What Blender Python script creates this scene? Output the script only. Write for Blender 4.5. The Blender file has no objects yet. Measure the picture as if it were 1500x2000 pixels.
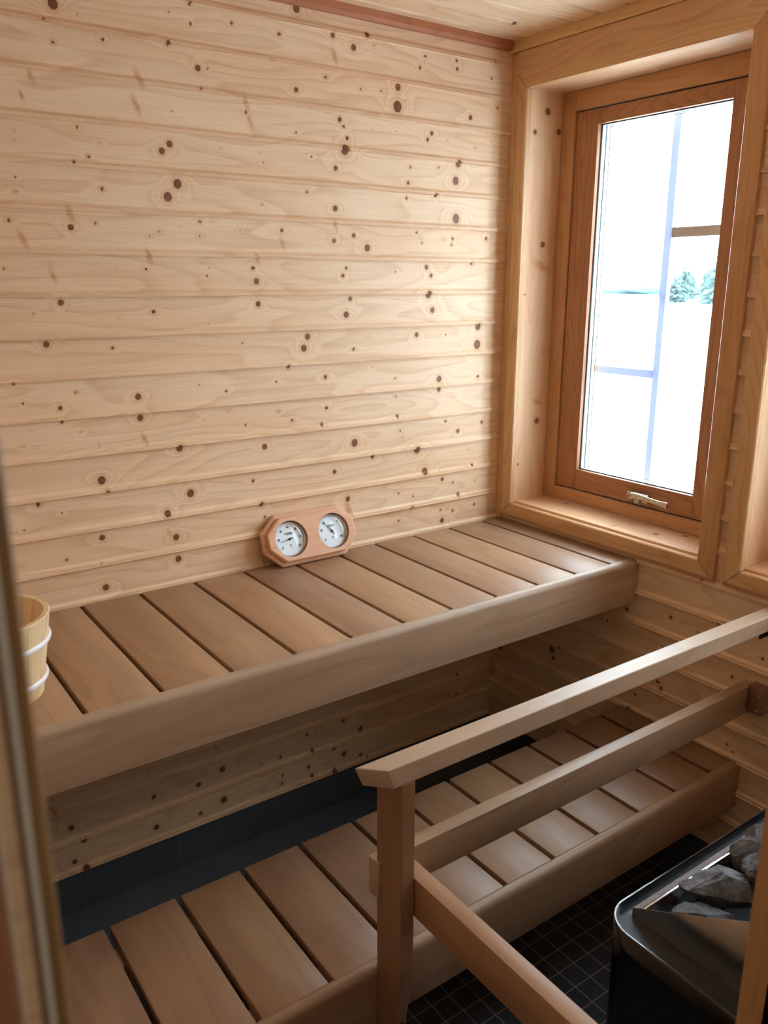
import bpy, bmesh, math, random
import numpy as np
from mathutils import Vector, Matrix
random.seed(7); rng = np.random.default_rng(11)
C = bpy.context.scene.collection
SC = bpy.context.scene

# ------------------------------------------------------------------ camera, world, light, exposure
cam_d = bpy.data.cameras.new('camera'); cam = bpy.data.objects.new('camera', cam_d); C.objects.link(cam)
CAM = Vector((-1.8121, -1.9029, 1.5504))
Rr = Vector((0.8147, -0.5799, 0.0010)); Ru = Vector((0.1535, 0.2172, 0.9640)); Rf = Vector((0.5592, 0.7852, -0.2659))
Rf.normalize(); Rr = (Rr - Rf*Rr.dot(Rf)).normalized(); Ru = Rr.cross(Rf)
M = Matrix((Rr, Ru, -Rf)).transposed().to_4x4(); M.translation = CAM
cam.matrix_world = M
cam_d.sensor_fit = 'HORIZONTAL'; cam_d.sensor_width = 36.0; cam_d.lens = 1618.6/1500*36
cam_d.clip_start = 0.02; cam_d.clip_end = 500
cam_d.dof.use_dof = True; cam_d.dof.focus_distance = 2.0; cam_d.dof.aperture_fstop = 11.0
SC.camera = cam
SC.view_settings.view_transform = 'Standard'; SC.view_settings.look = 'None'
SC.view_settings.gamma = 1.0; SC.view_settings.exposure = 0.72; SC.view_settings.use_curve_mapping = False
SC.cycles.use_denoising = True
SC.cycles.max_bounces = 10; SC.cycles.diffuse_bounces = 6; SC.cycles.glossy_bounces = 4
SC.cycles.transparent_max_bounces = 16; SC.cycles.sample_clamp_indirect = 8
SC.cycles.caustics_reflective = False; SC.cycles.caustics_refractive = False

SKY = 10.0
w = bpy.data.worlds.new('sky'); SC.world = w; w.use_nodes = True
bg = w.node_tree.nodes['Background']; bg.inputs[0].default_value = (0.78, 0.89, 1.0, 1); bg.inputs[1].default_value = SKY

def portal(name, loc, sx, sz):
    l = bpy.data.lights.new(name, 'AREA'); l.shape = 'RECTANGLE'; l.size = sx; l.size_y = sz
    l.cycles.is_portal = True
    o = bpy.data.objects.new(name, l); C.objects.link(o); o.location = loc
    o.rotation_euler = (0, math.radians(90), 0)          # -Z faces -X
    return o
portal('daylight_portal', (0.235, -0.4075, 1.489), 1.05, 0.50)
portal('daylight_portal', (0.235, -1.2000, 1.489), 1.05, 0.50)
FILL_POWER = 3.5  # unseen lamp added to send warm fill through the doorway
lamp_l = bpy.data.lights.new('doorway_fill_light', 'AREA'); lamp_l.shape = 'DISK'; lamp_l.size = 0.30
lamp_l.energy = FILL_POWER; lamp_l.color = (1.0, 0.86, 0.70)
lamp_lo = bpy.data.objects.new('doorway_fill_light', lamp_l); C.objects.link(lamp_lo); lamp_lo.location = (-1.30, -2.35, 2.235)

# ------------------------------------------------------------------ helpers
def s2l(c):
    return tuple(((v/255.0)/12.92 if v/255.0 <= 0.04045 else ((v/255.0+0.055)/1.055)**2.4) for v in c)

def empty(name, loc=(0,0,0), label=None, cat=None, group=None, kind=None, parent=None):
    o = bpy.data.objects.new(name, None); C.objects.link(o); o.location = loc
    o.empty_display_size = 0.05
    tag(o, label, cat, group, kind)
    if parent: o.parent = parent
    return o
def tag(o, label=None, cat=None, group=None, kind=None):
    if label: o['label'] = label
    if cat: o['category'] = cat
    if group: o['group'] = group
    if kind: o['kind'] = kind
    return o

class MB:
    """collects polygons with a wood coordinate (along grain, across, across) for every vertex"""
    def __init__(s): s.v=[]; s.f=[]; s.w=[]; s.k=[]; s.mi=[]; s.sm=[]
    def add(s, verts, faces, axis='x', seed=None, kn=None, mi=0, smooth=False):
        b=len(s.v); sd = rng.uniform(0,40,3) if seed is None else np.array(seed)
        for i,p in enumerate(verts):
            s.v.append(tuple(p))
            q={'x':(p[0],p[1],p[2]),'y':(p[1],p[0],p[2]),'z':(p[2],p[0],p[1])}[axis] if isinstance(axis,str) else (Vector(p).dot(axis),p[1],p[2])
            s.w.append((q[0]+sd[0],q[1]+sd[1],q[2]+sd[2]))
            s.k.append(kn[i] if kn is not None else (0,0,0))
        for f in faces: s.f.append(tuple(b+i for i in f)); s.mi.append(mi); s.sm.append(smooth)
    def bmadd(s, bm, **kw):
        bm.verts.index_update()
        s.add([v.co[:] for v in bm.verts], [[v.index for v in f.verts] for f in bm.faces], **kw); bm.free()
    def box(s, lo, hi, axis='x', bevel=0.0, seg=2, **kw):
        bm=bmesh.new(); bmesh.ops.create_cube(bm, size=1)
        for v in bm.verts: v.co=Vector([(lo[i]+hi[i])/2+v.co[i]*(hi[i]-lo[i]) for i in range(3)])
        if bevel>0: bmesh.ops.bevel(bm, geom=bm.edges[:], offset=bevel, segments=seg, profile=0.5, affect='EDGES')
        s.bmadd(bm, axis=axis, smooth=bevel>0, **kw)
    def prism(s, prof, a0, a1, axis='x', bevel=0.0, **kw):
        """profile in the plane across `axis`, extruded along it"""
        def P(a,p): return {'x':(a,p[0],p[1]),'y':(p[0],a,p[1]),'z':(p[0],p[1],a)}[axis]
        n=len(prof); V=[P(a0,p) for p in prof]+[P(a1,p) for p in prof]
        F=[(i,(i+1)%n,n+(i+1)%n,n+i) for i in range(n)]+[tuple(range(n))[::-1],tuple(range(n,2*n))]
        bm=bmesh.new(); vs=[bm.verts.new(v) for v in V]
        for f in F: bm.faces.new([vs[i] for i in f])
        bmesh.ops.recalc_face_normals(bm, faces=bm.faces)
        if bevel>0: bmesh.ops.bevel(bm, geom=bm.edges[:], offset=bevel, segments=2, profile=0.5, affect='EDGES')
        s.bmadd(bm, axis=kw.pop('grain',axis), **kw)
    def hexa(s, V, axis='x', bevel=0.0, **kw):
        """8 corners: bottom ring then top ring"""
        F=[(0,1,2,3),(4,5,6,7),(0,1,5,4),(1,2,6,5),(2,3,7,6),(3,0,4,7)]
        bm=bmesh.new(); vs=[bm.verts.new(v) for v in V]
        for f in F: bm.faces.new([vs[i] for i in f])
        bmesh.ops.recalc_face_normals(bm, faces=bm.faces)
        if bevel>0: bmesh.ops.bevel(bm, geom=bm.edges[:], offset=bevel, segments=2, profile=0.5, affect='EDGES')
        s.bmadd(bm, axis=axis, **kw)
    def lathe(s, prof, c, n=48, axis='z', closed=False, **kw):
        V=[];F=[]
        m=len(prof)
        for i in range(n):
            a=2*math.pi*i/n
            for r,h in prof: V.append((c[0]+r*math.cos(a), c[1]+r*math.sin(a), c[2]+h))
        for i in range(n):
            j=(i+1)%n
            for k in range(m if closed else m-1):
                k2=(k+1)%m
                F.append((i*m+k, j*m+k, j*m+k2, i*m+k2))
        s.add(V,F,axis=axis,smooth=True,**kw)
    def build(s, name, mats, parent=None, color=None, sharp=35):
        me=bpy.data.meshes.new(name); me.from_pydata(s.v,[],s.f); me.update()
        at=me.attributes.new('wc','FLOAT_VECTOR','POINT'); at.data.foreach_set('vector',np.array(s.w,dtype=np.float32).ravel())
        at=me.attributes.new('kn','FLOAT_VECTOR','POINT'); at.data.foreach_set('vector',np.array(s.k,dtype=np.float32).ravel())
        if not isinstance(mats,(list,tuple)): mats=[mats]
        for m in mats: me.materials.append(m)
        me.polygons.foreach_set('material_index', s.mi)
        me.polygons.foreach_set('use_smooth', s.sm)
        bm=bmesh.new(); bm.from_mesh(me); bmesh.ops.recalc_face_normals(bm, faces=bm.faces)
        for e in bm.edges:
            if len(e.link_faces)==2 and e.calc_face_angle(0)>math.radians(sharp): e.smooth=False
        bm.to_mesh(me); bm.free()
        o=bpy.data.objects.new(name,me); C.objects.link(o)
        if parent: o.parent=parent; 
        if parent and parent.type=='EMPTY': o.location = -Vector(parent.location) if parent.parent is None else o.location
        if color: o.color=(*color,1)
        return o

# ------------------------------------------------------------------ materials
def newmat(name):
    m=bpy.data.materials.new(name); m.use_nodes=True; nt=m.node_tree
    for n in list(nt.nodes): nt.nodes.remove(n)
    out=nt.nodes.new('ShaderNodeOutputMaterial'); p=nt.nodes.new('ShaderNodeBsdfPrincipled')
    nt.links.new(p.outputs[0],out.inputs[0])
    return m,nt,p,out
def N(nt,t,**kw):
    n=nt.nodes.new(t)
    for k,v in kw.items(): setattr(n,k,v)
    return n
def mathn(nt,op,a,b=None,c=None,clamp=False):
    n=N(nt,'ShaderNodeMath',operation=op); n.use_clamp=clamp
    for i,x in enumerate((a,b,c)):
        if x is None: continue
        if isinstance(x,(int,float)): n.inputs[i].default_value=x
        else: nt.links.new(x,n.inputs[i])
    return n.outputs[0]
def mix(nt,fac,a,b,typ='MIX'):
    n=N(nt,'ShaderNodeMix',data_type='RGBA',blend_type=typ)
    for i,x in ((0,fac),(6,a),(7,b)):
        if isinstance(x,(int,float)): n.inputs[i].default_value=x
        elif isinstance(x,tuple): n.inputs[i].default_value=(*x[:3],1)
        else: nt.links.new(x,n.inputs[i])
    return n.outputs[2]
def noise(nt,vec,scale=1.0,detail=2,rough=.5,dist=0):
    n=N(nt,'ShaderNodeTexNoise'); n.inputs['Scale'].default_value=scale; n.inputs['Detail'].default_value=detail
    n.inputs['Roughness'].default_value=rough; n.inputs['Distortion'].default_value=dist
    nt.links.new(vec,n.inputs['Vector']); return n.outputs[0]
def mapping(nt,vec,sc,loc=(0,0,0)):
    n=N(nt,'ShaderNodeMapping'); n.inputs['Scale'].default_value=sc; n.inputs['Location'].default_value=loc
    nt.links.new(vec,n.inputs['Vector']); return n.outputs[0]
def ramp(nt,fac,stops):
    n=N(nt,'ShaderNodeValToRGB'); e=n.color_ramp.elements
    while len(e)<len(stops): e.new(0.5)
    for i,(p,c) in enumerate(stops): e[i].position=p; e[i].color=(*c,1) if isinstance(c,tuple) else (c,c,c,1)
    nt.links.new(fac,n.inputs[0]); return n.outputs[0]

def wood(name, base, late, patch, rough=.5, ring_n=9.0, ring_str=.55, knots=None, tint_by_object=False, spec=.35, fine=.25, coarse=.35, kscale=1.0, bumpd=.0012):
    """base early wood, late = ring lines, patch = broad darker/warmer figure"""
    m,nt,p,out=newmat(name)
    a=N(nt,'ShaderNodeAttribute',attribute_name='wc'); wc=a.outputs['Vector']
    k=N(nt,'ShaderNodeAttribute',attribute_name='kn'); sep=N(nt,'ShaderNodeSeparateXYZ'); nt.links.new(k.outputs['Vector'],sep.inputs[0])
    kd,kf,kw=sep.outputs
    n1=noise(nt,mapping(nt,wc,(.9,6,6)),1.0,2,.45)
    n1=mathn(nt,'ADD',n1,mathn(nt,'MULTIPLY',kw,.30))
    rings=mathn(nt,'FRACT',mathn(nt,'MULTIPLY',n1,ring_n*2))
    line=ramp(nt,rings,[(0.0,0.15),(.55,0.35),(.9,1.0),(1.0,0.15)])
    big=noise(nt,mapping(nt,wc,(1.6,9,9),(3,1,7)),1.0,3,.5)
    fib=noise(nt,mapping(nt,wc,(9,420,420)),1.0,2,.6)
    fine2=noise(nt,mapping(nt,wc,(2.2,120,120),(5,5,5)),1.0,3,.6)
    c=mix(nt,mathn(nt,'MULTIPLY',ramp(nt,big,[(.35,0.0),(.7,1.0)]),coarse),base,patch)
    ringamt=mathn(nt,'MULTIPLY',mathn(nt,'MULTIPLY',line,ring_str),ramp(nt,fine2,[(.3,.35),(.7,1.0)]))
    c=mix(nt,ringamt,c,late)
    c=mix(nt,mathn(nt,'MULTIPLY',ramp(nt,fib,[(.35,1.0),(.65,0.0)]),fine),c,late)
    if knots:
        n=N(nt,'ShaderNodeTexVoronoi',feature='F1'); n.inputs['Scale'].default_value=1.0; n.inputs['Randomness'].default_value=1.0
        nt.links.new(mapping(nt,wc,knots),n.inputs['Vector'])
        vd=n.outputs['Distance']
        wn=N(nt,'ShaderNodeTexWhiteNoise'); nt.links.new(n.outputs['Position'],wn.inputs[0])
        rad=mathn(nt,'MULTIPLY',wn.outputs[0],.13*kscale)
        kk=ramp(nt,mathn(nt,'SUBTRACT',rad,vd),[(0.0,0.0),(.012,1.0)])
        kh=ramp(nt,mathn(nt,'SUBTRACT',mathn(nt,'MULTIPLY',rad,2.2),vd),[(0.0,0.0),(.12,1.0)])
        c=mix(nt,mathn(nt,'MULTIPLY',kh,.45),c,s2l((150,92,50)))
        c=mix(nt,mathn(nt,'MULTIPLY',kk,.9),c,s2l((92,54,34)))
    # modelled knots: k=1 in the centre, .6 at the rim
    halo=ramp(nt,kd,[(.12,0.0),(.58,1.0)])
    c=mix(nt,mathn(nt,'MULTIPLY',halo,.38),c,s2l((186,124,70)))
    kn=noise(nt,mapping(nt,wc,(160,160,160)),1.0,3,.6)
    kcol=mix(nt,kn,s2l((92,52,30)),s2l((150,92,58)))
    kcol=mix(nt,ramp(nt,kd,[(.60,1.0),(.68,0.0)]),kcol,s2l((66,38,24)))
    c=mix(nt,ramp(nt,kd,[(.57,0.0),(.62,1.0)]),c,kcol)
    fstr=mathn(nt,'MULTIPLY',ramp(nt,kf,[(.35,0.0),(.8,1.0)]),mathn(nt,'MULTIPLY',kn,1.25),clamp=True)
    c=mix(nt,fstr,c,s2l((184,120,68)))
    if tint_by_object:
        oi=N(nt,'ShaderNodeObjectInfo'); c=mix(nt,1.0,c,oi.outputs['Color'],'MULTIPLY')
    nt.links.new(c,p.inputs['Base Color'])
    p.inputs['Roughness'].default_value=rough
    nt.links.new(mathn(nt,'ADD',mathn(nt,'MULTIPLY',fib,.2),rough-.1),p.inputs['Roughness'])
    p.inputs['Specular IOR Level'].default_value=spec
    b=N(nt,'ShaderNodeBump'); b.inputs['Strength'].default_value=.35; b.inputs['Distance'].default_value=bumpd
    nt.links.new(mathn(nt,'ADD',mathn(nt,'MULTIPLY',fib,.5),mathn(nt,'MULTIPLY',line,-.25)),b.inputs['Height'])
    nt.links.new(b.outputs[0],p.inputs['Normal'])
    return m

SPRUCE = wood('knotty_spruce_panel', s2l((239,212,181)), s2l((186,138,96)), s2l((226,190,150)), rough=.5, ring_n=8, ring_str=.50, fine=.18, coarse=.6, spec=.3)
PINE   = wood('lacquered_pine_trim', s2l((220,182,138)), s2l((172,120,76)), s2l((202,158,110)), rough=.42, ring_n=12, ring_str=.6, knots=(2.2,14,14), kscale=.9, fine=.2, coarse=.6)
CROWN  = wood('pale_pine_moulding', s2l((226,190,140)), s2l((176,124,76)), s2l((208,164,112)), rough=.45, ring_n=10, ring_str=.4)
REVEAL = wood('pale_pine_reveal', s2l((232,200,162)), s2l((196,140,98)), s2l((212,160,118)), rough=.45, ring_n=8, ring_str=.45,  fine=.15, coarse=.8)
SASHW  = wood('reddish_pine_sash', s2l((190,138,98)), s2l((128,80,54)), s2l((166,112,76)), rough=.4, ring_n=14, ring_str=.7, fine=.3, coarse=.5)
REDTRIM= wood('reddish_cedar_trim', s2l((188,122,84)), s2l((140,82,52)), s2l((170,104,68)), rough=.5, ring_n=12, ring_str=.5)
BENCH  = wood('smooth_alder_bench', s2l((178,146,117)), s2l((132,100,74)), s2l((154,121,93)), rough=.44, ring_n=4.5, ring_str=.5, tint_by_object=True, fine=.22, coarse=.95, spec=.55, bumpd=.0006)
PINE2=wood('orange_pine_frame', s2l((206,160,114)), s2l((160,108,66)), s2l((188,138,92)), rough=.42, ring_n=12, ring_str=.5, fine=.25, coarse=.5)
JAMBW  = wood('brown_oak_jamb', s2l((166,128,84)), s2l((118,84,52)), s2l((146,108,68)), rough=.5, ring_n=8, ring_str=.4)
STAVE  = wood('pale_pine_stave', s2l((240,216,176)), s2l((196,148,96)), s2l((226,188,136)), rough=.5, ring_n=10, ring_str=.8, fine=.15)
GAUGEW = wood('pinkish_cedar_case', s2l((226,180,148)), s2l((190,132,100)), s2l((208,152,118)), rough=.5, ring_n=8, ring_str=.5)

def plain(name,col,rough=.5,metal=0.0,spec=.5,bump=None,coat=0.0,var=.06,vs=30):
    m,nt,p,out=newmat(name)
    tc=N(nt,'ShaderNodeTexCoord')
    n=noise(nt,tc.outputs['Object'],vs,3)
    lo=tuple(max(0,c*(1-var)) for c in s2l(col)); hi=tuple(min(1,c*(1+var)) for c in s2l(col))
    nt.links.new(mix(nt,n,lo,hi),p.inputs['Base Color'])
    p.inputs['Roughness'].default_value=rough; p.inputs['Metallic'].default_value=metal
    p.inputs['Specular IOR Level'].default_value=spec; p.inputs['Coat Weight'].default_value=coat
    if bump:
        b=N(nt,'ShaderNodeBump'); b.inputs['Strength'].default_value=bump[0]; b.inputs['Distance'].default_value=bump[1]
        nt.links.new(noise(nt,tc.outputs['Object'],bump[2],6,.65),b.inputs['Height']); nt.links.new(b.outputs[0],p.inputs['Normal'])
    return m
METAL = plain('satin_nickel',(196,186,172),.32,1.0)
DARKM = plain('dark_bracket_metal',(52,42,38),.45,.8)
BLACKG= plain('glossy_black_enamel',(13,13,15),.16,0,.6,coat=.4)
BLACKM= plain('dark_grey_enamel',(44,46,52),.42,.3)
STEEL = plain('brushed_steel',(226,224,218),.2,1.0)
WORN  = plain('worn_brown_steel',(92,76,74),.5,.6,var=.4,vs=60)
HOOP  = plain('white_plastic_hoop',(240,236,240),.35)
DIAL  = plain('white_dial_paper',(228,238,252),.6)
INK   = plain('black_dial_ink',(22,24,30),.6)
SILVER= plain('silver_bezel',(214,216,222),.25,.9)
GASKET= plain('black_rubber_gasket',(26,26,28),.6)
SPACER= plain('pale_blue_spacer',(196,222,232),.4,.3)
SEAL  = plain('grey_silicone_seal',(226,216,204),.45)
BARL  = plain('bar_glare_lavender',(196,206,240),.5)  # lavender of overexposed glare, put into the bar colour
BART  = plain('bar_glare_tan',(196,156,120),.5)  # tan tone of the same glare, put into the bar colour
WHITEW= plain('beige_plaster',(168,150,126),.8)
DARKF = plain('dark_underside',(40,38,38),.8)
SNOW  = plain('pale_open_ground',(235,240,245),.8)

def glassmat():
    m,nt,p,out=newmat('clear_window_glass'); nt.nodes.remove(p)
    t=N(nt,'ShaderNodeBsdfTransparent'); t.inputs[0].default_value=(.985,.998,.995,1)
    g=N(nt,'ShaderNodeBsdfGlossy'); g.inputs['Roughness'].default_value=.02
    f=N(nt,'ShaderNodeFresnel'); f.inputs[0].default_value=1.45
    mx=N(nt,'ShaderNodeMixShader'); ge=N(nt,'ShaderNodeNewGeometry'); nt.links.new(mathn(nt,'MULTIPLY',f.outputs[0],mathn(nt,'SUBTRACT',1.0,ge.outputs['Backfacing'])),mx.inputs[0]); nt.links.new(t.outputs[0],mx.inputs[1]); nt.links.new(g.outputs[0],mx.inputs[2])
    nt.links.new(mx.outputs[0],out.inputs[0]); return m
GLASS=glassmat()
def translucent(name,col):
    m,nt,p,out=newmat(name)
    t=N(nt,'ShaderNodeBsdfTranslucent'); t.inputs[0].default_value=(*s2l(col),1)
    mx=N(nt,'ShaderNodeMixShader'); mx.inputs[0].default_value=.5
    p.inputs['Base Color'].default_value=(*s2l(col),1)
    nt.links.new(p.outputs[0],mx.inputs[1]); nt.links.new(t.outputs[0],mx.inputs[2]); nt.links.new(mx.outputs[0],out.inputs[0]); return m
BARL=translucent('bar_bloom_lavender',(184,186,206)); BART=translucent('bar_bloom_tan',(160,136,120))  # bloom put into the bars: glare colours, with sky light let through

def tilemat(name,size,gw,cols,grout,off=(0,0),rough=.45):
    m,nt,p,out=newmat(name)
    g=N(nt,'ShaderNodeTexCoord'); vec=g.outputs['Object']
    s=N(nt,'ShaderNodeSeparateXYZ'); nt.links.new(vec,s.inputs[0])
    def line(o,off_,sz):
        fr=mathn(nt,'FRACT',mathn(nt,'MULTIPLY',mathn(nt,'ADD',o,off_),1.0/sz))
        d=mathn(nt,'MINIMUM',fr,mathn(nt,'SUBTRACT',1.0,fr)); return mathn(nt,'LESS_THAN',d,gw/2/sz)
    gx=line(s.outputs[0],10+off[0],size[0]); gy=line(s.outputs[1] if size[2]=='xy' else s.outputs[2],10+off[1],size[1])
    gr=mathn(nt,'MAXIMUM',gx,gy)
    n=noise(nt,vec,9,5,.65); n2=noise(nt,vec,70,4,.7)
    c=mix(nt,n,s2l(cols[0]),s2l(cols[1])); c=mix(nt,mathn(nt,'MULTIPLY',n2,.35),c,s2l(cols[2]))
    c=mix(nt,gr,c,s2l(grout)); nt.links.new(c,p.inputs['Base Color'])
    p.inputs['Roughness'].default_value=rough; p.inputs['Specular IOR Level'].default_value=.3
    b=N(nt,'ShaderNodeBump'); b.inputs['Strength'].default_value=.5; b.inputs['Distance'].default_value=.001
    nt.links.new(mathn(nt,'SUBTRACT',n2,gr),b.inputs['Height']); nt.links.new(b.outputs[0],p.inputs['Normal'])
    return m
FLOORT=tilemat('black_mosaic_floor',(.05,.05,'xy'),.0028,((34,34,37),(58,58,62),(78,78,82)),(132,126,122),off=(.0125,.0045))
SOCLE =tilemat('slate_blue_tile',(.633,.40,'xz'),.0025,((58,66,76),(80,88,98),(96,102,110)),(92,100,108),off=(.0045,.1),rough=.55)
FLOORS=tilemat('slate_blue_floor_tile',(.633,.60,'xy'),.0025,((74,82,92),(94,102,112),(106,112,120)),(86,92,100),off=(.0045,.1),rough=.55)
SOCLEY=tilemat('slate_blue_tile_side',(.633,.40,'xz'),.0025,((58,66,76),(80,88,98),(96,102,110)),(92,100,108),off=(.3,.1),rough=.55)

def stonemat():
    m,nt,p,out=newmat('grey_olivine_stone')
    tc=N(nt,'ShaderNodeTexCoord'); oi=N(nt,'ShaderNodeObjectInfo')
    va=N(nt,'ShaderNodeVectorMath',operation='ADD'); nt.links.new(tc.outputs['Object'],va.inputs[0]); nt.links.new(oi.outputs['Random'],va.inputs[1])
    n=noise(nt,va.outputs[0],45,8,.7); n2=noise(nt,va.outputs[0],260,6,.7)
    c=ramp(nt,n,[(.3,s2l((60,52,48))),(.52,s2l((122,120,122))),(.72,s2l((158,160,166)))])
    c=mix(nt,mathn(nt,'MULTIPLY',ramp(nt,n2,[(.4,0.0),(.62,1.0)]),.55),c,s2l((58,50,46)))
    c=mix(nt,1.0,c,oi.outputs['Color'],'MULTIPLY')
    nt.links.new(c,p.inputs['Base Color']); p.inputs['Roughness'].default_value=.75
    b=N(nt,'ShaderNodeBump'); b.inputs['Strength'].default_value=.9; b.inputs['Distance'].default_value=.0035
    nt.links.new(noise(nt,va.outputs[0],120,8,.75),b.inputs['Height']); nt.links.new(b.outputs[0],p.inputs['Normal'])
    return m
STONE=stonemat()
LEAF=plain('pale_green_needles',(96,120,118),.9,var=.35,vs=3)
BARK=plain('grey_brown_bark',(110,100,92),.9)

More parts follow.
